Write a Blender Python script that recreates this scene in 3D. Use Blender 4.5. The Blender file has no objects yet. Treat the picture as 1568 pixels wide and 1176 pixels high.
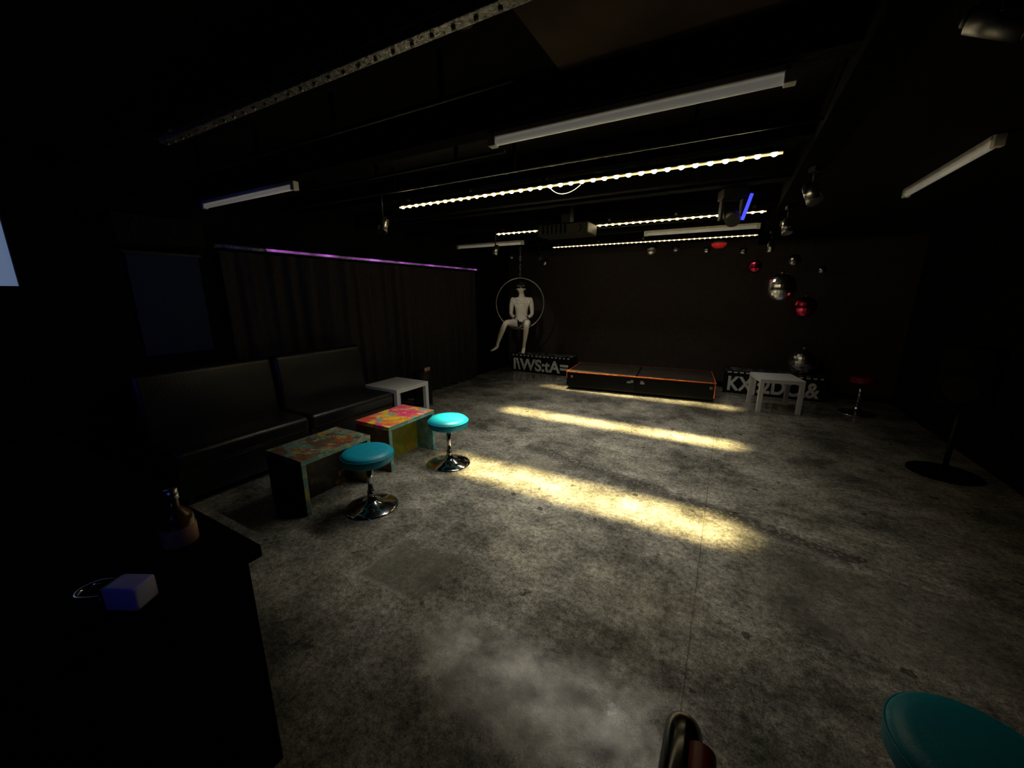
import bpy, bmesh, math, random
from mathutils import Vector, Matrix
random.seed(4)
scene = bpy.context.scene
R = math.radians

# ---------------------------------------------------------------- materials
def new_mat(name):
    m = bpy.data.materials.new(name); m.use_nodes = True
    nt = m.node_tree
    return m, nt, nt.nodes['Principled BSDF']
def nd(nt, typ, **kw):
    n = nt.nodes.new(typ)
    for k, v in kw.items():
        setattr(n, k, v)
    return n
def lk(nt, a, b): nt.links.new(a, b)
def math_n(nt, op, a, b=None, c=None, clamp=False):
    n = nt.nodes.new('ShaderNodeMath'); n.operation = op; n.use_clamp = clamp
    for i, v in enumerate((a, b, c)):
        if v is None: continue
        if isinstance(v, (int, float)): n.inputs[i].default_value = v
        else: nt.links.new(v, n.inputs[i])
    return n.outputs[0]
def mixc(nt, f, a, b, blend='MIX'):
    n = nt.nodes.new('ShaderNodeMix'); n.data_type = 'RGBA'; n.blend_type = blend
    if isinstance(f, (int, float)): n.inputs[0].default_value = f
    else: nt.links.new(f, n.inputs[0])
    for i, v in ((6, a), (7, b)):
        if isinstance(v, tuple): n.inputs[i].default_value = (*v[:3], 1)
        else: nt.links.new(v, n.inputs[i])
    return n.outputs[2]
def noise(nt, vec, scale, detail=3, rough=0.5):
    n = nt.nodes.new('ShaderNodeTexNoise'); n.inputs['Scale'].default_value = scale
    n.inputs['Detail'].default_value = detail; n.inputs['Roughness'].default_value = rough
    if vec is not None: nt.links.new(vec, n.inputs['Vector'])
    return n
def ramp(nt, fac, stops, interp='LINEAR'):
    n = nt.nodes.new('ShaderNodeValToRGB'); n.color_ramp.interpolation = interp
    cr = n.color_ramp
    while len(cr.elements) < len(stops): cr.elements.new(0.5)
    for e, (p, c) in zip(cr.elements, stops):
        e.position = p; e.color = (*c, 1) if len(c) == 3 else c
    nt.links.new(fac, n.inputs[0])
    return n.outputs[0]
def mat(name, col, rough=0.5, metal=0.0, var=0.12, scale=14, bump=0.0, bscale=80, emit=None, es=0, coat=0, spec=None):
    m, nt, p = new_mat(name)
    tc = nd(nt, 'ShaderNodeTexCoord')
    nz = noise(nt, tc.outputs['Object'], scale, 4)
    c2 = tuple(max(0, c * (1 - var)) for c in col); c1 = tuple(min(1, c * (1 + var)) for c in col)
    lk(nt, ramp(nt, nz.outputs['Fac'], [(0.3, c2), (0.7, c1)]), p.inputs['Base Color'])
    p.inputs['Roughness'].default_value = rough; p.inputs['Metallic'].default_value = metal
    p.inputs['Coat Weight'].default_value = coat
    if spec is not None: p.inputs['Specular IOR Level'].default_value = spec
    if bump:
        nb = noise(nt, tc.outputs['Object'], bscale, 4)
        b = nd(nt, 'ShaderNodeBump'); b.inputs['Strength'].default_value = bump; b.inputs['Distance'].default_value = 0.01
        lk(nt, nb.outputs['Fac'], b.inputs['Height']); lk(nt, b.outputs[0], p.inputs['Normal'])
    if emit:
        p.inputs['Emission Color'].default_value = (*emit, 1); p.inputs['Emission Strength'].default_value = es
    return m

M = {}
M['black_paint'] = mat('black_paint', (0.006, 0.006, 0.0065), 0.8, bump=0.2, bscale=20, spec=.15)
M['counter_top'] = mat('counter_black', (0.003, 0.003, 0.003), 0.85, spec=.08)
M['ceiling'] = mat('ceiling_black', (0.0035, 0.0032, 0.0034), 0.9, bump=0.3, bscale=8, spec=.1)
M['ceil_panel'] = mat('ceiling_brown_panel', (0.055, 0.038, 0.028), 0.8, var=.5, scale=2, spec=.1)
M['joist'] = mat('joist_black', (0.0035, 0.0035, 0.004), 0.9, bump=0.3, bscale=30, spec=.06)
M['trimblk'] = mat('trim_black', (0.002, 0.002, 0.0024), 0.9, bump=0.3, bscale=30, spec=.03)
M['wall'] = mat('wall_black', (0.004, 0.004, 0.0048), 0.9, bump=0.2, bscale=15, spec=.1)
M['wall_far'] = mat('wall_charcoal', (0.048, 0.040, 0.037), 0.9, bump=0.2, bscale=15, spec=.1)
M['navy_panel'] = mat('navy_panel', (0.014, 0.022, 0.06), 0.8, spec=.2)
M['curtain'] = mat('curtain_velvet', (0.036, 0.031, 0.032), 0.95, bump=0.3, bscale=200, spec=.1)
M['leather'] = mat('black_leather', (0.010, 0.011, 0.0135), 0.34, bump=0.2, bscale=90, spec=.65)
M['plastic'] = mat('black_plastic', (0.007, 0.007, 0.007), 0.5, spec=.3)
M['gloss_black'] = mat('black_gloss_plastic', (0.007, 0.007, 0.007), 0.18)
M['chrome'] = mat('chrome', (0.75, 0.75, 0.75), 0.12, 1.0, var=.03)
M['steel'] = mat('brushed_steel', (0.5, 0.5, 0.5), 0.3, 1.0)
M['steel_dark'] = mat('dull_steel', (0.16, 0.16, 0.16), 0.4, 1.0)
M['teal'] = mat('teal_vinyl', (0.0, 0.30, 0.46), 0.45, var=.08, bump=.1, bscale=150)
M['teal_dark'] = mat('teal_piping', (0.0, 0.22, 0.34), 0.45)
M['red_vinyl'] = mat('red_vinyl', (0.22, 0.01, 0.014), 0.4)
M['white_lam'] = mat('white_laminate', (0.72, 0.74, 0.80), 0.35, var=.04)
M['tube'] = mat('tube_glass_white_glow', (0.85, 0.83, 0.76), 0.35, var=.04, emit=(1, .94, .80), es=.075)  # tubes are switched off; faint emission added so they look bright
M['batten'] = mat('batten_white', (0.75, 0.72, 0.66), 0.5)
M['manneq'] = mat('mannequin_fiberglass', (0.78, 0.73, 0.64), 0.45, var=.05)
M['orange'] = mat('orange_edging', (0.70, 0.13, 0.03), 0.45, var=.35)
M['orange_dark'] = mat('orange_edging_dark', (0.22, 0.05, 0.015), 0.5, var=.4)  # darker orange, used on the back edges
M['stage_top'] = mat('stage_ply', (0.026, 0.020, 0.014), 0.7, var=.4, scale=5, spec=.2)
M['white_paint'] = mat('white_marker_paint', (0.72, 0.72, 0.74), 0.6, var=.3, scale=40)
M['red_mirror'] = mat('red_mirror', (0.75, 0.06, 0.14), 0.22, 1.0)
M['mirror'] = mat('mirror_tiles', (0.85, 0.86, 0.92), 0.2, 1.0, var=.1, scale=30)
M['led'] = mat('led_warm', (1, .9, .6), 0.4, emit=(1.0, 0.82, 0.45), es=48)
M['led_line'] = mat('led_diffuser', (1, .9, .6), 0.4, emit=(1.0, 0.74, 0.32), es=1.0)
M['led_far'] = mat('led_warm_soft', (1, .9, .6), 0.4, emit=(1.0, 0.82, 0.50), es=16)
M['led_off'] = mat('led_strip_silver', (0.26, 0.25, 0.24), 0.35, 0.8, var=.7, scale=60, bump=.8, bscale=120)
M['rail'] = mat('rail_silver', (0.5, 0.5, 0.52), 0.3, 0.9, var=.6, scale=30, bump=.8, bscale=90)
M['blue_led'] = mat('blue_led', (.05, .05, .8), 0.4, emit=(0.05, 0.06, 1.0), es=1.5)
M['red_led'] = mat('red_led', (.8, .02, .02), 0.4, emit=(1, 0.05, 0.03), es=2.5)
M['red_dome'] = mat('red_dome', (.6, .02, .02), 0.3, emit=(1, 0.03, 0.03), es=0.10)
M['amber'] = mat('amber_glass', (0.10, 0.04, 0.01), 0.2, coat=.3)
M['label'] = mat('paper_label', (0.40, 0.22, 0.16), 0.6)
M['lips'] = mat('lips_paint', (0.45, 0.25, 0.2), 0.5)
M['lock'] = mat('lock_body', (0.40, 0.41, 0.75), 0.35)
M['glass_win'] = mat('window_pane', (0.2, 0.25, 0.3), 0.3, var=.5, scale=1.5, emit=(0.42, 0.60, 1.0), es=0.2)
M['skin_black'] = mat('black_mask_fabric', (0.01, 0.01, 0.01), 0.5)
def rail_glow():
    m, nt, p = new_mat('purple_rail_glints')  # patchy emission stands in for magenta glints on the silver rail
    tc = nd(nt, 'ShaderNodeTexCoord')
    n = noise(nt, tc.outputs['Object'], 2.6, 3, .6).outputs['Fac']
    s = ramp(nt, n, [(.40, (.08, .08, .08)), (.54, (.4, .4, .4)), (.64, (1, 1, 1))])
    p.inputs['Base Color'].default_value = (.3, .25, .34, 1)
    p.inputs['Emission Color'].default_value = (0.62, 0.14, 0.78, 1)
    lk(nt, math_n(nt, 'MULTIPLY', s, .9), p.inputs['Emission Strength'])
    return m
M['purple'] = rail_glow()

def painted(name, base, layers, rough=.4):
    m, nt, p = new_mat(name)
    tc = nd(nt, 'ShaderNodeTexCoord')
    cur = base
    for (sc, off, lo, hi, col) in layers:
        mp = nd(nt, 'ShaderNodeMapping'); lk(nt, tc.outputs['Object'], mp.inputs[0]); mp.inputs['Location'].default_value = (off, off * .7, off * .3)
        n = noise(nt, mp.outputs[0], sc, 4, .6); n.inputs['Distortion'].default_value = .8
        mr = nd(nt, 'ShaderNodeMapRange'); lk(nt, n.outputs['Fac'], mr.inputs[0]); mr.inputs[1].default_value = lo; mr.inputs[2].default_value = hi
        cur = mixc(nt, mr.outputs[0], cur, col)
    lk(nt, cur, p.inputs['Base Color'])
    p.inputs['Roughness'].default_value = rough
    return m
M['paint_bright'] = painted('painted_top_bright', (.80, .30, .03), [(4, 1.3, .44, .54, (.85, .07, .20)), (5, 7.7, .50, .58, (.85, .60, .05)), (5, 3.1, .54, .60, (.80, .10, .06)), (6, 9.4, .57, .63, (.08, .50, .50)), (9, 5.2, .60, .66, (.85, .75, .6))])
M['paint_green'] = painted('painted_side_green', (.36, .42, .03), [(6, 2.2, .48, .58, (.55, .52, .04)), (8, 6.1, .56, .64, (.60, .30, .03)), (7, 4.4, .58, .66, (.10, .35, .25))])
M['paint_teal'] = painted('painted_edge_teal', (.10, .32, .30), [(8, 2.2, .5, .6, (.25, .48, .42)), (9, 6.1, .58, .64, (.5, .40, .1))])
M['paint_brown'] = painted('painted_end_brown', (.10, .03, .012), [(6, 2.2, .5, .6, (.22, .06, .02)), (8, 6.1, .58, .66, (.28, .14, .02))])
M['paint_dark'] = painted('painted_inside_dark', (.022, .014, .010), [(6, 2.2, .5, .62, (.07, .04, .015)), (8, 6.1, .60, .66, (.24, .13, .02))])
M['paint_dull'] = painted('painted_top_dull', (.10, .07, .045), [(7, 2.2, .46, .54, (.10, .20, .17)), (8, 6.1, .54, .60, (.26, .07, .03)), (9, 8.8, .56, .61, (.30, .24, .06)), (14, 4.7, .58, .63, (.26, .32, .30))])
M['paint_yellow'] = painted('painted_edge_yellow', (.12, .28, .25), [(9, 2.2, .48, .56, (.45, .38, .08)), (12, 6.1, .58, .63, (.3, .45, .4))])
M['graff'] = painted('graffiti_scribble', (.010, .010, .012), [(16, 2.0, .55, .57, (.45, .45, .48)), (16, 2.0, .61, .63, (.010, .010, .012))], .6)

# floor
def floor_mat():
    m, nt, p = new_mat('worn_concrete')
    tc = nd(nt, 'ShaderNodeTexCoord'); v = tc.outputs['Object']
    sep = nd(nt, 'ShaderNodeSeparateXYZ'); lk(nt, v, sep.inputs[0])
    X, Y = sep.outputs[0], sep.outputs[1]
    big = noise(nt, v, 1.5, 7, .68).outputs['Fac']
    mid = noise(nt, v, 7, 6, .7).outputs['Fac']
    fine = noise(nt, v, 34, 6, .78).outputs['Fac']
    grit = noise(nt, v, 140, 3, .7).outputs['Fac']
    c = ramp(nt, big, [(.38, (.072, .070, .062)), (.5, (.165, .160, .143)), (.62, (.25, .241, .215))])
    c = mixc(nt, .6, c, ramp(nt, mid, [(.33, (.20, .20, .20)), (.65, (.85, .85, .84))]), 'OVERLAY')
    c = mixc(nt, .75, c, ramp(nt, fine, [(.36, (.12, .12, .12)), (.5, (.5, .5, .5)), (.66, (.92, .92, .90))]), 'OVERLAY')
    c = mixc(nt, .45, c, ramp(nt, grit, [(.38, (.12, .12, .12)), (.62, (.95, .95, .93))]), 'OVERLAY')
    chipn = noise(nt, v, 5.5, 6, .72).outputs['Fac']
    chip = math_n(nt, 'GREATER_THAN', chipn, .65)
    vo = nd(nt, 'ShaderNodeTexVoronoi'); vo.inputs['Scale'].default_value = 3.2; lk(nt, v, vo.inputs['Vector'])
    dn = math_n(nt, 'ADD', vo.outputs['Distance'], math_n(nt, 'MULTIPLY', math_n(nt, 'SUBTRACT', fine, .5), .16))
    pit = math_n(nt, 'MAXIMUM', math_n(nt, 'LESS_THAN', dn, .075), chip)
    c = mixc(nt, math_n(nt, 'MULTIPLY', pit, .75), c, (.030, .028, .025))
    w1 = math_n(nt, 'MULTIPLY', math_n(nt, 'SUBTRACT', mid, .5), .16)
    wb = math_n(nt, 'MULTIPLY', math_n(nt, 'SUBTRACT', big, .5), .35)
    wf = math_n(nt, 'MULTIPLY', math_n(nt, 'SUBTRACT', fine, .5), .16)
    dx, dy = 2.27, -0.58; L = math.hypot(dx, dy); nx, ny = -dy / L, dx / L
    d = nx * -1.5 + ny * 3.34
    dist = math_n(nt, 'ADD', math_n(nt, 'ADD', math_n(nt, 'MULTIPLY', X, nx), math_n(nt, 'MULTIPLY', Y, ny)), -d)
    dist = math_n(nt, 'ABSOLUTE', math_n(nt, 'ADD', math_n(nt, 'ADD', math_n(nt, 'ADD', dist, w1), wf), wb))
    band = nd(nt, 'ShaderNodeMapRange'); lk(nt, dist, band.inputs[0]); band.inputs[1].default_value = .11; band.inputs[2].default_value = .04
    band = band.outputs[0]
    Xw = math_n(nt, 'ADD', X, math_n(nt, 'MULTIPLY', w1, 2.0))
    band = math_n(nt, 'MULTIPLY', band, math_n(nt, 'GREATER_THAN', Xw, -1.7))
    band = math_n(nt, 'MULTIPLY', band, math_n(nt, 'LESS_THAN', Xw, .85))
    vg = nd(nt, 'ShaderNodeTexVoronoi'); vg.inputs['Scale'].default_value = 38; lk(nt, v, vg.inputs['Vector'])
    agg = ramp(nt, vg.outputs['Distance'], [(.12, (.20, .19, .165)), (.5, (.028, .026, .023))])
    c = mixc(nt, math_n(nt, 'MULTIPLY', band, .78), c, agg)
    cr = math_n(nt, 'LESS_THAN', math_n(nt, 'ABSOLUTE', math_n(nt, 'ADD', math_n(nt, 'ADD', X, -.01), math_n(nt, 'MULTIPLY', w1, .15))), .0032)
    c = mixc(nt, math_n(nt, 'MULTIPLY', cr, .5), c, (.03, .028, .025))
    cr2 = math_n(nt, 'LESS_THAN', math_n(nt, 'ABSOLUTE', math_n(nt, 'ADD', math_n(nt, 'ADD', Y, -5.0), math_n(nt, 'MULTIPLY', w1, .3))), .006)
    c = mixc(nt, math_n(nt, 'MULTIPLY', cr2, .4), c, (.03, .028, .025))
    def rect(x0, x1, y0, y1):
        a = math_n(nt, 'ABSOLUTE', math_n(nt, 'ADD', math_n(nt, 'ADD', X, -(x0 + x1) / 2), math_n(nt, 'ADD', math_n(nt, 'MULTIPLY', w1, .8), wf)))
        b = math_n(nt, 'ABSOLUTE', math_n(nt, 'ADD', math_n(nt, 'ADD', Y, -(y0 + y1) / 2), math_n(nt, 'ADD', math_n(nt, 'MULTIPLY', w1, .8), wf)))
        return math_n(nt, 'MULTIPLY', math_n(nt, 'LESS_THAN', a, (x1 - x0) / 2), math_n(nt, 'LESS_THAN', b, (y1 - y0) / 2))
    pa = rect(-1.66, -1.24, 1.24, 1.60); pb = rect(.35, 1.3, 2.0, 2.62); pc = rect(-1.55, -1.2, 2.85, 3.12)
    c = mixc(nt, math_n(nt, 'MULTIPLY', pa, .6), c, (.11, .106, .088))
    c = mixc(nt, math_n(nt, 'MULTIPLY', pb, .4), c, (.10, .094, .082))
    c = mixc(nt, math_n(nt, 'MULTIPLY', pc, .5), c, (.17, .155, .12))
    lk(nt, c, p.inputs['Base Color'])
    r = math_n(nt, 'ADD', math_n(nt, 'MULTIPLY', fine, .18), .03)
    r = math_n(nt, 'ADD', r, math_n(nt, 'MULTIPLY', band, .3), clamp=True)
    lk(nt, r, p.inputs['Roughness'])
    # specular patchiness: worn vs sealed concrete
    sp = ramp(nt, mid, [(.36, (.10, .10, .10)), (.62, (.48, .48, .48))])
    lk(nt, sp, p.inputs['Specular IOR Level'])
    h = math_n(nt, 'ADD', math_n(nt, 'MULTIPLY', fine, .8), math_n(nt, 'MULTIPLY', mid, .2))
    h = math_n(nt, 'ADD', h, math_n(nt, 'MULTIPLY', grit, .15))
    h = math_n(nt, 'ADD', h, math_n(nt, 'MULTIPLY', pit, -.5))
    h = math_n(nt, 'ADD', h, math_n(nt, 'MULTIPLY', cr, -.6))
    h = math_n(nt, 'ADD', h, math_n(nt, 'MULTIPLY', math_n(nt, 'MULTIPLY', band, vg.outputs['Distance']), -1.2))
    b = nd(nt, 'ShaderNodeBump'); b.inputs['Strength'].default_value = .32; b.inputs['Distance'].default_value = .003
    lk(nt, h, b.inputs['Height']); lk(nt, b.outputs[0], p.inputs['Normal'])
    return m
M['floor'] = floor_mat()

# ---------------------------------------------------------------- geometry helpers
PARENT = [None]
def grp(name, loc=(0, 0, 0), rz=0.0):
    e = bpy.data.objects.new(name, None); e.empty_display_size = .1
    e.location = loc; e.rotation_euler = (0, 0, rz)
    scene.collection.objects.link(e); PARENT[0] = e
    return e
def top(): PARENT[0] = None
def add(name, me, m=None, loc=(0, 0, 0), rot=(0, 0, 0), smooth=False):
    o = bpy.data.objects.new(name, me); scene.collection.objects.link(o)
    o.location = loc; o.rotation_euler = rot
    if m is not None:
        me.materials.clear(); me.materials.append(m)
    if smooth:
        for p in me.polygons: p.use_smooth = True
    if PARENT[0] is not None: o.parent = PARENT[0]
    return o
def box(name, lo, hi, m, bevel=0.0, seg=2, rot=(0, 0, 0), taper=None):
    c = [(a + b) / 2 for a, b in zip(lo, hi)]; s = [abs(b - a) for a, b in zip(lo, hi)]
    bm = bmesh.new(); bmesh.ops.create_cube(bm, size=1)
    bmesh.ops.scale(bm, vec=s, verts=bm.verts)
    if bevel: bmesh.ops.bevel(bm, geom=bm.edges[:], offset=bevel, segments=seg, affect='EDGES', profile=.5)
    me = bpy.data.meshes.new(name); bm.to_mesh(me); bm.free()
    o = add(name, me, m, c, rot, smooth=bool(bevel and seg > 2))
    return o
def cyl(name, p0, p1, r, m, r2=None, seg=24, smooth=True):
    p0, p1 = Vector(p0), Vector(p1); d = p1 - p0
    bm = bmesh.new()
    bmesh.ops.create_cone(bm, cap_ends=True, segments=seg, radius1=r, radius2=r if r2 is None else r2, depth=d.length)
    mt = Matrix.Translation((p0 + p1) / 2) @ d.to_track_quat('Z', 'Y').to_matrix().to_4x4()
    bm.transform(mt)
    me = bpy.data.meshes.new(name); bm.to_mesh(me); bm.free()
    for f in me.polygons: f.use_smooth = smooth and len(f.vertices) == 4
    return add(name, me, m)
def lathe(name, prof, m, loc=(0, 0, 0), seg=40, rot=(0, 0, 0)):
    bm = bmesh.new(); rings = []
    for r, z in prof:
        if r < 1e-5: rings.append([bm.verts.new((0, 0, z))])
        else: rings.append([bm.verts.new((r * math.cos(2 * math.pi * i / seg), r * math.sin(2 * math.pi * i / seg), z)) for i in range(seg)])
    for a, b in zip(rings, rings[1:]):
        for i in range(seg):
            j = (i + 1) % seg
            if len(a) == 1 and len(b) == 1: continue
            if len(a) == 1: bm.faces.new((a[0], b[j], b[i]))
            elif len(b) == 1: bm.faces.new((a[i], a[j], b[0]))
            else: bm.faces.new((a[i], a[j], b[j], b[i]))
    bmesh.ops.recalc_face_normals(bm, faces=bm.faces)
    me = bpy.data.meshes.new(name); bm.to_mesh(me); bm.free()
    return add(name, me, m, loc, rot, smooth=True)
def tube(name, pts, r, m, cyclic=False, res=6, spline='POLY'):
    cu = bpy.data.curves.new(name, 'CURVE'); cu.dimensions = '3D'; cu.bevel_depth = r; cu.bevel_resolution = res; cu.use_fill_caps = True
    s = cu.splines.new(spline); s.points.add(len(pts) - 1)
    for q, p in zip(s.points, pts): q.co = (*p, 1)
    s.use_cyclic_u = cyclic
    if spline == 'NURBS': s.order_u = 3; s.use_endpoint_u = True
    o = bpy.data.objects.new(name, cu); scene.collection.objects.link(o)
    dg = bpy.context.evaluated_depsgraph_get(); me = bpy.data.meshes.new_from_object(o.evaluated_get(dg))
    bpy.data.objects.remove(o)
    return add(name, me, m, smooth=True)
def text(name, s, size, m, loc, rot, ext=.002, off=.009):
    cu = bpy.data.curves.new(name, 'FONT'); cu.body = s; cu.size = size; cu.extrude = ext; cu.offset = off
    o = bpy.data.objects.new(name, cu); scene.collection.objects.link(o)
    dg = bpy.context.evaluated_depsgraph_get(); me = bpy.data.meshes.new_from_object(o.evaluated_get(dg))
    bpy.data.objects.remove(o)
    return add(name, me, m, loc, rot)
def multi_sphere(name, pts, r, m, sub=1, sx=1.0):
    bm = bmesh.new()
    for p in pts:
        bmesh.ops.create_icosphere(bm, subdivisions=sub, radius=r, matrix=Matrix.Translation(p) @ Matrix.Diagonal((sx, 1, 1, 1)))
    me = bpy.data.meshes.new(name); bm.to_mesh(me); bm.free()
    return add(name, me, m, smooth=True)
def ellipsoid(name, loc, rad, m, shape=None, seg=32):
    bm = bmesh.new(); bmesh.ops.create_uvsphere(bm, u_segments=seg, v_segments=seg // 2 + 4, radius=1)
    for v in bm.verts:
        x, y, z = v.co
        if shape: x, y, z = shape(x, y, z)
        v.co = (x * rad[0], y * rad[1], z * rad[2])
    me = bpy.data.meshes.new(name); bm.to_mesh(me); bm.free()
    return add(name, me, m, loc, smooth=True)
def skin(name, verts, edges, radii, m, sub=2, loc=(0, 0, 0)):
    me = bpy.data.meshes.new(name); me.from_pydata(verts, edges, [])
    o = bpy.data.objects.new(name, me); scene.collection.objects.link(o)
    sm = o.modifiers.new('skin', 'SKIN'); sm.use_smooth_shade = True
    ss = o.modifiers.new('sub', 'SUBSURF'); ss.levels = sub; ss.render_levels = sub
    sv = me.skin_vertices[0].data
    for i, r in enumerate(radii):
        sv[i].radius = r if isinstance(r, tuple) else (r, r)
        sv[i].use_root = (i == 0)
    dg = bpy.context.evaluated_depsgraph_get(); dg.update()
    me2 = bpy.data.meshes.new_from_object(o.evaluated_get(dg))
    bpy.data.objects.remove(o)
    return add(name, me2, m, loc, smooth=True)

# ---------------------------------------------------------------- room shell
XL, XR, YN, YF, ZC = -4.15, 2.2, -1.3, 7.35, 2.5
top()
f = box('floor', (XL - .1, YN - .1, -.1), (XR + .1, YF + .1, 0), M['floor'])
f.data.transform(Matrix.Translation(f.location)); f.location = (0, 0, 0)
box('ceiling', (XL - .1, YN - .1, ZC), (XR + .1, YF + .1, ZC + .1), M['ceiling'])
box('wall_far', (XL, YF, 0), (XR, YF + .1, ZC), M['wall_far'])
box('wall_near', (XL, YN - .1, 0), (XR, YN, ZC), M['wall'])
box('wall_right', (XR, YN - .1, 0), (XR + .1, YF + .1, ZC), M['wall'])
grp('wall_left')
wy0, wy1, wz0, wz1 = -.2, .745, 1.58, 2.12
box('wall_below', (XL - .1, YN - .1, 0), (XL, YF + .1, wz0), M['wall'])
box('wall_above', (XL - .1, YN - .1, wz1), (XL, YF + .1, ZC), M['wall'])
box('wall_side_a', (XL - .1, YN - .1, wz0), (XL, wy0, wz1), M['wall'])
box('wall_side_b', (XL - .1, wy1, wz0), (XL, YF + .1, wz1), M['wall'])
grp('window_1')
box('pane', (XL - .05, wy0, wz0), (XL - .04, wy1, wz1), M['glass_win'])
box('frame_bottom', (XL - .08, wy0, wz0), (XL - .01, wy1, wz0 + .02), M['black_paint'])
box('frame_top', (XL - .08, wy0, wz1 - .03), (XL - .01, wy1, wz1), M['black_paint'])
box('frame_a', (XL - .08, wy0, wz0), (XL - .01, wy0 + .03, wz1), M['black_paint'])
box('frame_b', (XL - .08, wy1 - .02, wz0), (XL - .01, wy1, wz1), M['black_paint'])
box('mullion', (XL - .08, .25, wz0), (XL - .02, .28, wz1), M['black_paint'])
top()
box('baseboard_far', (XL, YF - .015, 0), (XR, YF, .09), M['black_paint'])
box('baseboard_right', (XR - .015, YN, 0), (XR, YF - .015, .09), M['black_paint'])
for i, y in enumerate((-.6, .2, 1.05, 1.86, 2.7, 3.55, 4.43, 5.47, 6.10, 6.9)):
    box('ceiling_joist', (XL, y - .05, 2.34), (.28, y + .05, ZC), M['joist'])
box('ceiling_soffit', (.42, YN, 2.34), (XR, YF, ZC), M['ceiling'])
box('trim_1', (.28, YN, 2.29), (.42, YF, ZC), M['trimblk'])
box('ceiling_panel', (-.75, 1.12, 2.485), (.27, 1.79, 2.499), M['ceil_panel'])
for (y, z, x0, x1) in ((2.42, 2.33, -4.0, .28), (2.08, 2.33, -3.9, -1.2), (3.3, 2.33, -3.8, .2), (4.9, 2.33, -3.8, .2), (1.45, 2.33, -3.5, -.8)):
    grp('conduit_pipe', (0, y, z))
    cyl('pipe', (x0, 0, 0), (x1, 0, 0), .010, M['steel_dark'] if y == 2.42 else M['plastic'])
    for k in range(4):
        xx = x0 + (x1 - x0) * (k + .5) / 4
        box('hanger_%d' % k, (xx - .008, -.01, 0), (xx + .008, .01, ZC - z), M['joist'])

# ---------------------------------------------------------------- LED strips
def led_strip(y, x0, x1, led, on=True, z=2.28, n=36, r=.014):
    grp('led_strip_light', (0, y, z))
    box('channel', (x0, -.022, .008), (x1, .022, .036), M['plastic'] if on else M['led_off'], .003)
    for k in range(5):
        xx = x0 + .1 + (x1 - x0 - .2) * k / 4
        box('bracket_%d' % k, (xx - .012, -.018, .034), (xx + .012, .018, .059), M['steel_dark'])
    pts = [(x0 + (x1 - x0) * (i + .5) / n, 0, .004) for i in range(n)]
    if on:
        box('diffuser', (x0, -.006, -.001), (x1, .006, .008), M['led_line'])
        multi_sphere('diodes', pts, r, led, sub=2, sx=1.2)
    else:
        multi_sphere('diodes', pts, .008, led, sub=1)
def area(name, y, x0, x1, z, power, spread, col, w=.03, tilt=0):
    l = bpy.data.lights.new(name, 'AREA'); l.shape = 'RECTANGLE'; l.size = x1 - x0; l.size_y = w
    l.energy = power; l.color = col; l.spread = R(spread)
    o = bpy.data.objects.new(name, l); scene.collection.objects.link(o)
    o.location = ((x0 + x1) / 2, y, z); o.rotation_euler = (tilt, 0, 0)
    return o
led_strip(2.70, -2.62, .16, M['led'])
led_strip(4.43, -2.68, .20, M['led'], n=40, r=.013)
led_strip(6.10, -2.62, .22, M['led_far'], n=44, r=.010)
led_strip(1.05, -2.60, .20, M['led_off'], on=False)
YEL = (1.0, .78, .33); NEU = (1.0, .94, .80)
area('strip_beam', 2.70, -2.2, .16, 2.262, 22, 14, YEL)
area('strip_beam.001', 4.43, -2.5, .20, 2.262, 20, 11, YEL)
area('strip_beam.002', 6.10, -2.62, .22, 2.262, 9, 10, YEL, tilt=R(-3.5))
area('strip_spill', 2.70, -2.4, -.05, 2.263, 16, 92, NEU, w=.02)
area('strip_spill.001', 4.43, -2.4, -.05, 2.263, 15, 92, NEU, w=.02)
area('strip_spill.002', 6.10, -2.62, .1, 2.263, 6, 92, NEU, w=.02)

grp('hanging_cable')
tube('wire', [(-1.2, 2.735, 2.275), (-1.17, 2.735, 2.245), (-1.1, 2.73, 2.225), (-1.02, 2.735, 2.245), (-.98, 2.735, 2.275)], .003, M['batten'], spline='NURBS')

# ---------------------------------------------------------------- fluorescent battens
def batten(loc, L, rz=0):
    grp('fluorescent_tube_light', loc, rz)
    box('housing', (-L / 2, -.022, .012), (L / 2, .022, .038), M['batten'], .004)
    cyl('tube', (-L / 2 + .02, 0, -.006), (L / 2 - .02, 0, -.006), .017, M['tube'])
    for s in (-1, 1):
        box('endcap_%d' % s, (s * L / 2 - .02, -.022, -.026), (s * L / 2 + .02, .022, .034), M['batten'], .004)
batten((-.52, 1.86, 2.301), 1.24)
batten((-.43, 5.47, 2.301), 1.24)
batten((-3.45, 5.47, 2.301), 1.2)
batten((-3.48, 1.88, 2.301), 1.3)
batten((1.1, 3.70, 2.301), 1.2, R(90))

# ---------------------------------------------------------------- spotlights
def spot(loc, yaw, tilt, ztop=2.335, body='steel'):
    grp('ceiling_spotlight', loc, yaw)
    h = ztop - loc[2]
    cyl('stem', (0, 0, .02), (0, 0, h), .008, M['plastic'])
    box('clamp', (-.025, -.025, h - .03), (.025, .025, h), M['plastic'], .003)
    tube('yoke', [(-.048, 0, -.02), (-.048, 0, .03), (0, 0, .045), (.048, 0, .03), (.048, 0, -.02)], .005, M['plastic'])
    d = Vector((0, -math.sin(tilt), -math.cos(tilt)))
    c = Vector((0, 0, -.02))
    cyl('can', c - d * .06, c + d * .06, .034, M[body], r2=.042)
    cyl('lens', c + d * .058, c + d * .064, .036, M['chrome'] if body == 'steel' else M['steel_dark'])
    cyl('rear_cap', c - d * .075, c - d * .058, .022, M['plastic'])
spot((-2.68, 2.55, 2.14), .4, .5, 2.5)
spot((.36, 3.10, 2.16), .6, .6, 2.29)
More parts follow.
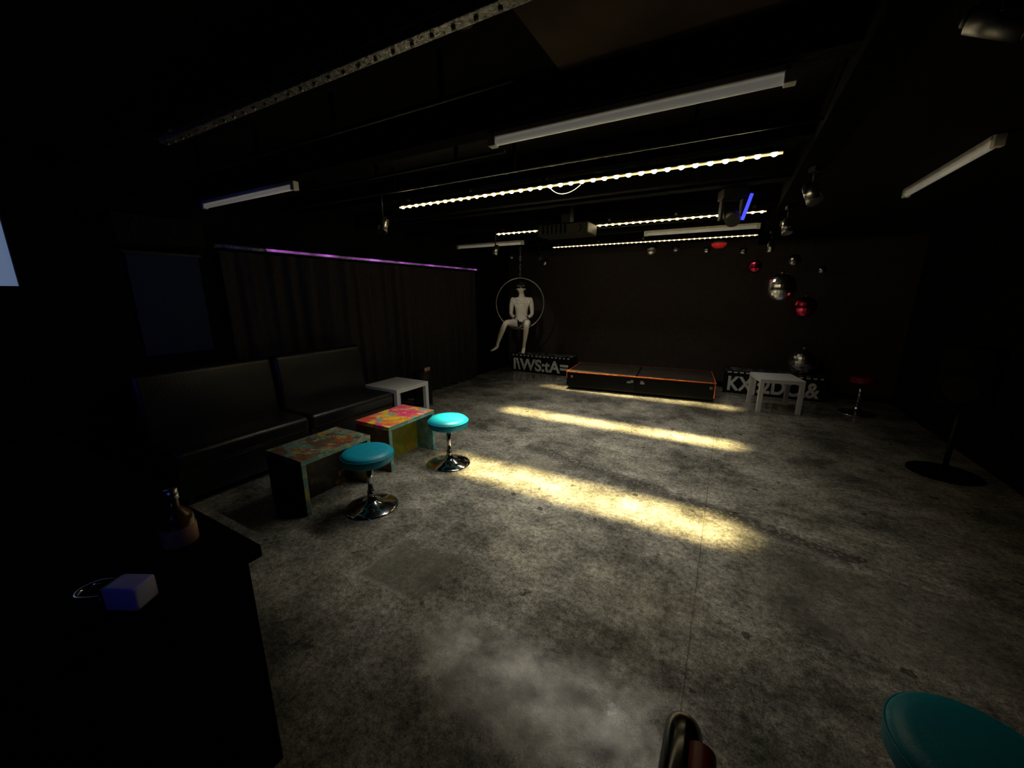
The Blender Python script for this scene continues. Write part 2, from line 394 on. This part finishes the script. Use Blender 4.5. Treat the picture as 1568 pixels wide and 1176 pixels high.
spot((.36, 4.30, 2.14), .3, .4, 2.29)
spot((.36, 5.85, 2.12), .2, .2, 2.29)
spot((-2.86, 4.70, 2.14), -.3, .4, 2.5)
spot((-2.97, 6.60, 2.12), -.8, .7, 2.5)
spot((.52, 1.60, 2.24), 1.2, 1.1, 2.335, 'steel_dark')
spot((-2.95, 6.3, 2.2), .8, .7, 2.5, 'plastic')

grp('moving_head_light', (-.07, 3.66, 2.16), R(20))
box('base', (-.09, -.07, .10), (.09, .07, .175), M['plastic'], .008)
box('yoke_l', (-.085, -.03, -.05), (-.065, .03, .11), M['plastic'], .004)
box('yoke_r', (.065, -.03, -.05), (.085, .03, .11), M['plastic'], .004)
cyl('head', (0, -.07, -.06), (0, .06, .03), .055, M['steel_dark'])
box('mount', (-.03, -.03, .17), (.03, .03, .335), M['plastic'])
cyl('blue_led_bar', (.055, -.09, -.06), (.10, -.09, .12), .012, M['blue_led'])
grp('ceiling_projector', (-1.62, 4.15, 2.2))
box('body', (-.28, -.16, -.05), (.28, .16, .07), M['plastic'], .015)
for k in range(6): box('vent_%d' % k, (-.22 + k * .05, -.166, -.03), (-.20 + k * .05, -.158, .05), M['joist'])
cyl('lens_ring', (.17, -.16, .01), (.17, -.19, .01), .04, M['plastic'])
box('mount', (-.05, -.05, .06), (.05, .05, .3), M['plastic'])
for x, y in ((-.92, 1.30), (-1.0, 3.2)):
    grp('smoke_detector', (x, y, ZC))
    lathe('shell', [(0, -.045), (.03, -.045), (.045, -.035), (.05, 0)], M['plastic'])
    multi_sphere('indicator', [(.0, -.02, -.046), (.012, -.02, -.046)], .004, M['red_led'])

# ---------------------------------------------------------------- curtain + rail
grp('curtain', (-4.08, 0, 0))
bm = bmesh.new(); ny, nz = 520, 8; y0, y1 = 1.9, 5.95
rows = []
for j in range(nz + 1):
    t = j / nz; z = .02 + t * 1.91; row = []
    for i in range(ny + 1):
        y = y0 + (y1 - y0) * i / ny
        ph = y * 2 * math.pi / .21 + .7 * math.sin(y * 3.1) + .5 * math.sin(y * 7.3)
        a = .040 + .012 * math.sin(y * 5.0)
        x = a * math.sin(ph) * (1 - .3 * t) + .007 * math.sin(ph * 2.3 + t * 3)
        row.append(bm.verts.new((x, y, z)))
    rows.append(row)
for j in range(nz):
    for i in range(ny): bm.faces.new((rows[j][i], rows[j][i + 1], rows[j + 1][i + 1], rows[j + 1][i]))
me = bpy.data.meshes.new('cloth'); bm.to_mesh(me); bm.free(); add('cloth', me, M['curtain'], smooth=True)
grp('curtain_rail', (-4.04, 0, 1.965))
cyl('pole', (0, 1.85, 0), (0, 6.0, 0), .020, M['rail'])
for k in range(6):
    y = 1.95 + k * .78
    cyl('bracket_%d' % k, (-.11, y, 0), (0, y, 0), .008, M['plastic'])
cyl('purple_glow', (.014, 2.3, .002), (.014, 5.95, .002), .012, M['purple'])  # glowing rod imitating the violet glints along the pole
grp('notice_board')
box('board', (XL + .001, 1.28, 1.05), (XL + .02, 1.76, 1.87), M['navy_panel'])
box('frame', (XL + .001, 1.26, 1.86), (XL + .03, 1.78, 1.88), M['plastic'])
grp('wall_speaker', (XL + .14, 1.45, 2.02))
box('cabinet', (-.13, -.28, -.1), (.13, .28, .1), M['black_paint'], .01)
cyl('cone', (.13, -.12, 0), (.137, -.12, 0), .075, M['black_paint'])
cyl('cone_b', (.13, .12, 0), (.137, .12, 0), .075, M['black_paint'])

# ---------------------------------------------------------------- sofa
def sofa(y0, y1, name='leather_sofa'):
    grp(name, (-3.61, (y0 + y1) / 2, 0))
    w = (y1 - y0) / 2 - .008
    box('base', (-.32, -w, .06), (.27, w, .30), M['leather'], .02, 3)
    box('seat_cushion', (-.20, -w, .29), (.30, w, .44), M['leather'], .045, 4)
    box('backrest', (-.33, -w, .32), (-.16, w, .96), M['leather'], .05, 4, rot=(0, R(-6), 0))
    tube('seat_piping', [(.285, -w + .04, .415), (.285, w - .04, .415)], .006, M['leather'])
    tube('back_piping', [(-.215, -w + .05, .94), (-.215, w - .05, .94)], .006, M['leather'])
    for sx in (-.26, .2):
        for sy in (-w + .08, w - .08): cyl('foot_%g_%g' % (sx, sy), (sx, sy, 0), (sx, sy, .065), .022, M['steel_dark'])
sofa(2.09, 3.14); sofa(1.04, 2.09)

# ---------------------------------------------------------------- stools
def stool(loc, seat='teal', h=.455, rs=.18, rb=.19):
    grp('round_stool', loc)
    lathe('base', [(0, 0), (rb, 0), (rb, .008), (rb * .93, .016), (rb * .6, .03), (rb * .3, .045), (.04, .065), (.03, .085), (.026, .10), (0, .10)], M['chrome'])
    cyl('post', (0, 0, .08), (0, 0, h - .08), .021, M['chrome'])
    cyl('collar', (0, 0, .09), (0, 0, .13), .027, M['chrome'])
    lathe('underplate', [(0, h - .105), (.06, h - .105), (.13, h - .088), (.13, h - .08), (0, h - .08)], M['plastic'])
    s2 = {'teal': 'teal_dark', 'red_vinyl': 'red_vinyl'}[seat]
    lathe('seat', [(0, h - .088), (rs - .015, h - .088), (rs - .002, h - .08), (rs, h - .07), (rs, h - .03), (rs - .004, h - .018), (rs - .018, h - .005), (rs - .05, h), (0, h + .002)], M[seat])
    tube('piping', [((rs + .001) * math.cos(a / 20 * math.pi), (rs + .001) * math.sin(a / 20 * math.pi), h - .03) for a in range(40)], .004, M[s2], cyclic=True)
stool((-2.17, 1.76, 0)); stool((-2.13, 2.64, 0)); stool((.67, 1.17, 0)); stool((1.63, 6.5, 0), 'red_vinyl', .5, .13, .2)

# ---------------------------------------------------------------- painted coffee tables
def coffee(loc, topm, side, edge, end):
    grp('painted_coffee_table', loc)
    hx, hy, h, t = .21, .30, .42, .035
    box('top', (-hx, -hy, h - t), (hx, hy, h), M[topm], .003)
    box('end_near', (-hx, -hy, 0), (hx, -hy + t, h - t), M[edge], .003)
    box('end_near_face', (-hx + .004, -hy - .003, .004), (hx - .004, -hy, h - t - .004), M[end])
    box('end_far', (-hx, hy - t, 0), (hx, hy, h - t), M[edge], .003)
    box('centre_panel', (-.02, -hy + t, 0), (0, hy - t, h - t), M[side])
    box('top_edge', (hx, -hy, h - t), (hx + .002, hy, h - .002), M[edge])
coffee((-2.68, 1.745, 0), 'paint_dull', 'paint_dark', 'paint_yellow', 'black_paint')
coffee((-2.68, 2.545, 0), 'paint_bright', 'paint_green', 'paint_teal', 'paint_brown')

# ---------------------------------------------------------------- white side tables
def side_table(loc, rz=0, a=.275):
    grp('white_side_table', loc, rz)
    h = .45
    box('top', (-a, -a, h - .05), (a, a, h), M['white_lam'], .003)
    for i, (sx, sy) in enumerate(((-1, -1), (1, -1), (1, 1), (-1, 1))):
        x, y = sx * (a - .025), sy * (a - .025)
        box('leg_%d' % i, (x - .025, y - .025, 0), (x + .025, y + .025, h - .05), M['white_lam'], .002)
side_table((.67, 6.25, 0), R(12), .255)
side_table((-3.575, 3.44, 0))
grp('pedal_bin', (-3.70, 4.05, 0))
lathe('body', [(0, 0), (.12, 0), (.13, .02), (.13, .46), (.12, .47), (0, .47)], M['plastic'])
lathe('lid', [(.132, .46), (.134, .48), (.10, .50), (.05, .515), (0, .52)], M['plastic'])
box('pedal', (.1, -.03, .01), (.17, .03, .025), M['steel'])
box('label', (.10, -.06, .50), (.105, .05, .55), M['label'])

# ---------------------------------------------------------------- stage
grp('stage_platform', (-1.19, 6.50, 0), R(5.5))
for k, (a, b) in enumerate(((-1.1, -.004), (.004, 1.1))):
    box('deck_%d' % k, (a, -.48, .07), (b, .48, .285), M['black_paint'], .004)
    box('ply_%d' % k, (a + .01, -.47, .285), (b - .01, .47, .296), M['stage_top'])
    box('edge_front_%d' % k, (a, -.487, .286), (b, -.474, .30), M['orange'])
    box('edge_back_%d' % k, (a, .474, .286), (b, .487, .30), M['orange_dark'])
    for j, cx in enumerate((a + .07, b - .07)):
        for cy in (-.38, .38):
            cyl('caster_%d_%d_%g' % (k, j, cy), (cx - .015, cy, .035), (cx + .015, cy, .035), .035, M['plastic'])
    for cx in (a + .09, b - .05):
        box('corner_plate_%g' % cx, (cx - .022, -.484, .20), (cx + .018, -.479, .24), M['steel'])
box('edge_left', (-1.107, -.487, .286), (-1.096, .487, .30), M['orange'])
box('edge_right', (1.096, -.487, .286), (1.107, .487, .30), M['orange'])
box('corner_right', (1.09, -.487, .07), (1.105, -.478, .29), M['orange'])
box('corner_left', (-1.105, -.487, .2), (-1.09, -.478, .29), M['orange'])
box('clasp_a', (-.13, -.489, .19), (-.07, -.480, .22), M['steel'])
box('clasp_b', (.07, -.489, .19), (.13, -.480, .22), M['steel'])
box('skirt_front', (-1.08, -.45, .035), (1.08, -.44, .075), M['plastic'])

# ---------------------------------------------------------------- graffiti boxes
def gbox(loc, L, D, H, s, rz=0):
    grp('graffiti_bench_box', loc, rz)
    box('body', (-L / 2, -D / 2, 0), (L / 2, D / 2, H), M['black_paint'], .006)
    box('top_sheet', (-L / 2 + .01, -D / 2 + .01, H), (L / 2 - .01, D / 2 - .01, H + .003), M['graff'])
    t = text('lettering', s, .30, M['white_paint'], (-L / 2 + .05, -D / 2 - .002, .05), (R(90), 0, 0))
    wd = max(v.co.x for v in t.data.vertices)
    t.scale = ((L - .1) / wd, 1.05, 1)
    n = int(L / .085)
    for k in range(n):
        x = -L / 2 + .04 + k * .085
        box('dash_%d' % k, (x, -D / 2 - .003, H - .032), (x + .05 * random.uniform(.6, 1.2), -D / 2, H - .012), M['white_paint'])
gbox((-3.17, 7.03, 0), 1.3, .36, .36, 'I\\WS:tA=')
gbox((.70, 7.12, 0), 1.3, .34, .36, 'KXJ:2DC\\&')

# ---------------------------------------------------------------- mirror balls
def ball(loc, r, m='mirror', ztop=ZC, nm='mirror_ball', hang=True):
    grp(nm, loc, random.random())
    bm = bmesh.new(); n = max(10, int(r * 90)); bmesh.ops.create_uvsphere(bm, u_segments=2 * n, v_segments=n, radius=r)
    me = bpy.data.meshes.new('ball'); bm.to_mesh(me); bm.free(); add('ball', me, M[m])
    cyl('cap', (0, 0, r * .97), (0, 0, r * 1.08), max(.01, r * .14), M['steel'])
    if hang: cyl('cord', (0, 0, r), (0, 0, ztop - loc[2]), .003, M['plastic'], seg=8)
S = 2.34
ball((.56, 6.25, 1.63), .18, ztop=S)
ball((.71, 6.74, 2.0), .085, ztop=S)
ball((.24, 6.35, 1.91), .088, 'red_mirror')
ball((.84, 6.17, 1.39), .13, 'red_mirror', S)
ball((1.06, 6.9, 1.87), .055, ztop=S)
ball((-1.14, 6.47, 2.20), .09); ball((-.815, 6.66, 2.22), .06)
ball((.085, 6.6, 2.14), .055); ball((-.38, 6.55, 2.17), .05); ball((-3.53, 6.35, 2.2), .055)
ball((1.05, 7.10, .565), .195, hang=False)
grp('red_beacon_lamp', (-.22, 6.28, 2.21))
lathe('dome', [(0, -.05), (.05, -.045), (.085, -.02), (.095, .01), (.095, .02), (0, .02)], M['red_dome'])
lathe('base', [(0, .05), (.06, .05), (.098, .03), (.098, .015), (0, .015)], M['plastic'])
cyl('stem', (0, 0, .04), (0, 0, .29), .008, M['plastic'])

# ---------------------------------------------------------------- hoop + mannequin
HC = (-3.39, 6.42, 1.37); HR = R(26)
grp('aerial_hoop', HC, HR)
tube('ring', [(.44 * math.cos(a * math.pi / 48), 0, .46 * math.sin(a * math.pi / 48)) for a in range(96)], .014, M['steel'], cyclic=True)
for k in range(9):
    z = .50 + k * .075
    pts = [(.014 * math.cos(a * math.pi / 6), 0, z + .045 * math.sin(a * math.pi / 6)) if k % 2 == 0 else (0, .014 * math.cos(a * math.pi / 6), z + .045 * math.sin(a * math.pi / 6)) for a in range(12)]
    tube('chain_link_%d' % k, pts, .005, M['steel'], cyclic=True, res=3)
cyl('ceiling_hook', (0, 0, 1.08), (0, 0, 1.13), .02, M['steel'])

grp('mannequin', HC, HR)
V = []; E = []; Rr = []
def av(p, r, par=None):
    V.append(p); Rr.append(r)
    if par is not None: E.append((par, len(V) - 1))
    return len(V) - 1
cx = .03
pel = av((.03, .0, -.345), (.125, .095))
bel = av((.03, .0, -.22), (.105, .075), pel)
rib = av((.03, .0, -.09), (.128, .088), bel)
che = av((.03, .0, .03), (.142, .093), rib)
nb = av((.03, .005, .125), (.070, .055), che)
nk = av((.027, -.008, .18), (.045, .045), nb)
hd = av((.020, -.022, .25), (.05, .055), nk)
for s in (-1, 1):
    sh = av((cx + s * .165, .0, .070), (.056, .058), che)
    ua = av((cx + s * .186, .01, -.04), (.044, .046), sh)
    el = av((cx + s * .197, .02, -.185), (.033, .035), ua)
    fa = av((cx + s * .165, -.07, -.222), (.034, .034), el)
    wr = av((cx + s * .08, -.185, -.250), (.022, .026), fa)
    pm = av((cx + s * .045, -.235, -.262), (.034, .018), wr)
for s in (-1, 1):
    hp = av((cx + s * .085, -.07, -.350), (.085, .085), pel)
    if s < 0:
        ch = [((-.15, -.22, -.335), .070), ((-.232, -.375, -.315), .052), ((-.262, -.375, -.37), .05), ((-.305, -.355, -.46), .053), ((-.385, -.32, -.68), .030), ((-.405, -.312, -.765), .032), ((-.455, -.375, -.80), (.036, .022)), ((-.505, -.435, -.822), (.032, .012))]
    else:
        ch = [((.14, -.24, -.335), .070), ((.132, -.405, -.318), .052), ((.13, -.42, -.37), .05), ((.12, -.40, -.47), .053), ((.09, -.375, -.70), .030), ((.082, -.368, -.785), .032), ((.074, -.445, -.822), (.036, .022)), ((.068, -.52, -.845), (.032, .012))]
    p = hp
    for q, r in ch: p = av(q, r, p)
skin('body', V, E, Rr, M['manneq'], 2)
def headshape(x, y, z):
    k = 1.0 if z > -.1 else 1.0 - .27 * ((-z - .1) / .9)
    y2 = y * (1.0 if y > 0 else .92)
    if z < -.1 and y > 0: y2 *= 1 - .35 * (-z - .1)
    return x * k, y2 - (.10 * max(0, -z)), z
HD = (.018, -.030, .285)
ellipsoid('head', HD, (.074, .094, .112), M['manneq'], headshape)
ellipsoid('nose', (HD[0], HD[1] - .093, HD[2] - .015), (.012, .018, .022), M['manneq'], lambda x, y, z: (x * (1 - .3 * z), y * (1 - .45 * z), z), 16)
ellipsoid('mouth', (HD[0], HD[1] - .088, HD[2] - .056), (.022, .008, .006), M['lips'], None, 16)
for s in (-1, 1):
    ellipsoid('ear_%d' % s, (HD[0] + s * .074, HD[1] + .005, HD[2] - .008), (.010, .018, .030), M['manneq'], None, 16)
    ellipsoid('deltoid_%d' % s, (cx + s * .162, .002, .058), (.050, .052, .062), M['manneq'], None, 20)
    ellipsoid('pectoral_%d' % s, (cx + s * .058, -.038, .022), (.074, .046, .054), M['manneq'], None, 24)
def band(name, z0, z1, grow, m):
    bm = bmesh.new(); rows = []
    for j in range(5):
        zz = z0 + (z1 - z0) * j / 4; row = []
        f = math.sqrt(max(0, 1 - (zz / .112) ** 2)) + grow
        for i in range(40):
            a = 2 * math.pi * i / 40; cy = math.sin(a) * .094 * (1 if math.sin(a) > 0 else .94)
            row.append(bm.verts.new((HD[0] + math.cos(a) * .074 * f, HD[1] + cy * f, HD[2] + zz)))
        rows.append(row)
    for a, b in zip(rows, rows[1:]):
        for i in range(40): bm.faces.new((a[i], a[(i + 1) % 40], b[(i + 1) % 40], b[i]))
    me = bpy.data.meshes.new(name); bm.to_mesh(me); bm.free()
    o = add(name, me, m, smooth=True); sd = o.modifiers.new('s', 'SOLIDIFY'); sd.thickness = .005; sd.offset = 1
band('eye_mask', -.008, .028, .05, M['skin_black'])
lathe('cap_crown', [(.080, -.0), (.083, .004), (.084, .018), (.092, .034), (.088, .044), (.06, .056), (0, .060)], M['skin_black'], (HD[0], HD[1] + .002, HD[2] + .050), 36)
ellipsoid('cap_peak', (HD[0], HD[1] - .085, HD[2] + .048), (.058, .045, .007), M['plastic'], lambda x, y, z: (x, y, z - .6 * y * y), 24)
for s in (-1, 1):
    base = Vector((.03 + s * .040, -.240, -.262))
    fd = Vector((-s * .50, -.80, -.22)).normalized(); side = Vector((s * .85, -.52, 0)).normalized()
    for k, (o, ln) in enumerate(((.027, .066), (.009, .078), (-.009, .073), (-.026, .058))):
        b = base + side * o
        p = [b - fd * .015, b + fd * ln * .45, b + fd * ln * .8 + Vector((0, 0, -.012)), b + fd * ln + Vector((0, 0, -.032))]
        skin('finger_%d_%d' % (s, k), [tuple(q) for q in p], [(0, 1), (1, 2), (2, 3)], [.0095, .0088, .008, .007], M['manneq'], 1)
    b = base - fd * .02 - side * .025
    p = [b, b - side * .02 + fd * .025, b - side * .03 + fd * .05 + Vector((0, 0, -.01))]
    skin('thumb_%d' % s, [tuple(q) for q in p], [(0, 1), (1, 2)], [.011, .010, .008], M['manneq'], 1)
skin('briefs', [(.03, 0, -.34), (-.07, -.10, -.352), (.13, -.10, -.352), (.03, .0, -.27)], [(0, 1), (0, 2), (0, 3)], [(.135, .105), (.096, .096), (.096, .096), (.122, .09)], M['skin_black'], 2)
for s in (-1, 1):
    a = Vector((.03 + s * .165, -.07, -.222)); b = Vector((.03 + s * .08, -.185, -.250))
    cyl('wrist_cuff_%d' % s, a.lerp(b, .66), a.lerp(b, .88), .029, M['plastic'])

# ---------------------------------------------------------------- speaker stand on right
grp('loudspeaker_on_stand', (1.82, 4.60, 0), R(-35))
lathe('base', [(0, 0), (.24, 0), (.24, .012), (.05, .03), (0, .03)], M['counter_top'])
cyl('pole', (0, 0, .02), (0, 0, .62), .02, M['plastic'])
box('cabinet', (-.15, -.13, .62), (.15, .15, 1.12), M['counter_top'], .02, 3)
cyl('woofer', (0, -.13, .78), (0, -.14, .78), .11, M['black_paint'])
cyl('tweeter', (0, -.13, 1.0), (0, -.14, 1.0), .04, M['black_paint'])

# ---------------------------------------------------------------- foreground counter with bottle, padlock
grp('bar_counter')
box('carcass', (-2.9, -.9, .06), (-1.12, .47, .81), M['counter_top'], .004)
box('worktop', (-2.93, -.93, .81), (-1.1, .5, .85), M['counter_top'], .006)
box('plinth', (-2.85, -.85, 0), (-1.17, .42, .06), M['counter_top'])
for k in range(3): box('door_line_%d' % k, (-2.75 + .55 * k, .469, .12), (-2.27 + .55 * k, .478, .76), M['counter_top'], .002)
grp('spirit_bottle', (-1.285, .385, .85))
lathe('glass', [(0, 0), (.036, 0), (.04, .005), (.04, .085), (.034, .105), (.014, .125), (.013, .155), (0, .155)], M['amber'])
lathe('label', [(.0405, .02), (.0408, .022), (.0408, .07), (.0405, .072)], M['label'])
lathe('cap', [(0, .178), (.015, .178), (.016, .15), (.0135, .148)], M['steel'])
grp('padlock', (-1.135, .235, .85), R(28))
box('body', (-.040, -.028, 0), (.036, .028, .058), M['lock'], .007, 3)
box('collar', (-.048, -.027, .004), (-.036, .027, .054), M['steel'], .003)
tube('shackle', [(-.04, -.026, .035), (-.08, -.032, .033), (-.11, -.024, .03), (-.125, 0, .028), (-.11, .024, .03), (-.08, .032, .033), (-.04, .026, .035)], .007, M['chrome'], spline='NURBS')

# ---------------------------------------------------------------- foreground armchair
grp('red_armchair', (.25, .48, 0))
box('seat', (-.2, -.24, .38), (.2, .22, .47), M['red_vinyl'], .035, 4)
box('back', (-.22, -.30, .42), (.22, -.22, .80), M['red_vinyl'], .035, 4)
for i, (sx, sy) in enumerate(((-1, -1), (1, -1), (1, 1), (-1, 1))):
    cyl('leg_%d' % i, (sx * .2, sy * .2 - .02, 0), (sx * .18, sy * .18 - .02, .40), .014, M['plastic'])
for s in (-1, 1):
    tube('arm_frame_%d' % s, [(s * .235, -.27, .61), (s * .235, 0, .64), (s * .235, .24, .64), (s * .235, .29, .59), (s * .225, .22, .45), (s * .2, .18, .38)], .038, M['gloss_black'], spline='NURBS', res=10)
    tube('arm_pad_%d' % s, [(s * .225 + .026, -.2, .654), (s * .225 + .026, .0, .664), (s * .225 + .024, .21, .655)], .028, M['red_vinyl'], spline='NURBS')

# ---------------------------------------------------------------- added tint and fill lamps
def lamp(name, loc, col, power, r=.04, target=None, angle=90, blend=.8):
    l = bpy.data.lights.new(name, 'SPOT'); l.energy = power; l.color = col; l.shadow_soft_size = r; l.spot_size = R(angle); l.spot_blend = blend
    o = bpy.data.objects.new(name, l); scene.collection.objects.link(o); o.location = loc
    o.rotation_euler = (Vector(target) - Vector(loc)).to_track_quat('-Z', 'Y').to_euler()
lamp('blue_padlock_tint', (-.4, -.9, 2.2), (.14, .17, 1.0), 4.0, target=(-1.17, .24, .88), angle=22)  # unseen spot added to turn the padlock blue
lamp('blue_wall_tint', (-1.5, -1.0, 2.2), (.08, .12, 1.0), 14, target=(-4.1, .9, 1.4), angle=75)  # unseen lamp added for the navy tone on the left wall
lamp('purple_floor_tint', (1.6, 5.2, 2.2), (.2, .1, 1.0), .7, r=.15, target=(1.3, 5.6, 0), angle=70, blend=1)  # unseen lamp added for a slight violet tint on the back right floor
lamp('red_floor_tint', (2.0, .2, 2.2), (1.0, .05, .1), 1.0, target=(1.3, 2.2, 0), angle=80)  # unseen lamp added for a faint red tint on the right floor
lamp('mannequin_fill_spot', (-2.80, 4.78, 2.05), (1.0, .93, .82), 14, r=.03, target=(-3.38, 6.3, 1.25), angle=34, blend=.5)  # spot added beside a hung ceiling fixture to brighten the mannequin

w = bpy.data.worlds.new('world'); scene.world = w; w.use_nodes = True
w.node_tree.nodes['Background'].inputs[0].default_value = (.002, .002, .003, 1)

# ---------------------------------------------------------------- camera
cam = bpy.data.cameras.new('camera'); co = bpy.data.objects.new('camera', cam); scene.collection.objects.link(co)
cam.sensor_width = 36; cam.lens = 36 * 589 / 1568; cam.clip_start = .02
co.location = (0, 0, 1.55); co.rotation_euler = (R(90 - 13.2), 0, R(29))
scene.camera = co
scene.view_settings.view_transform = 'Standard'
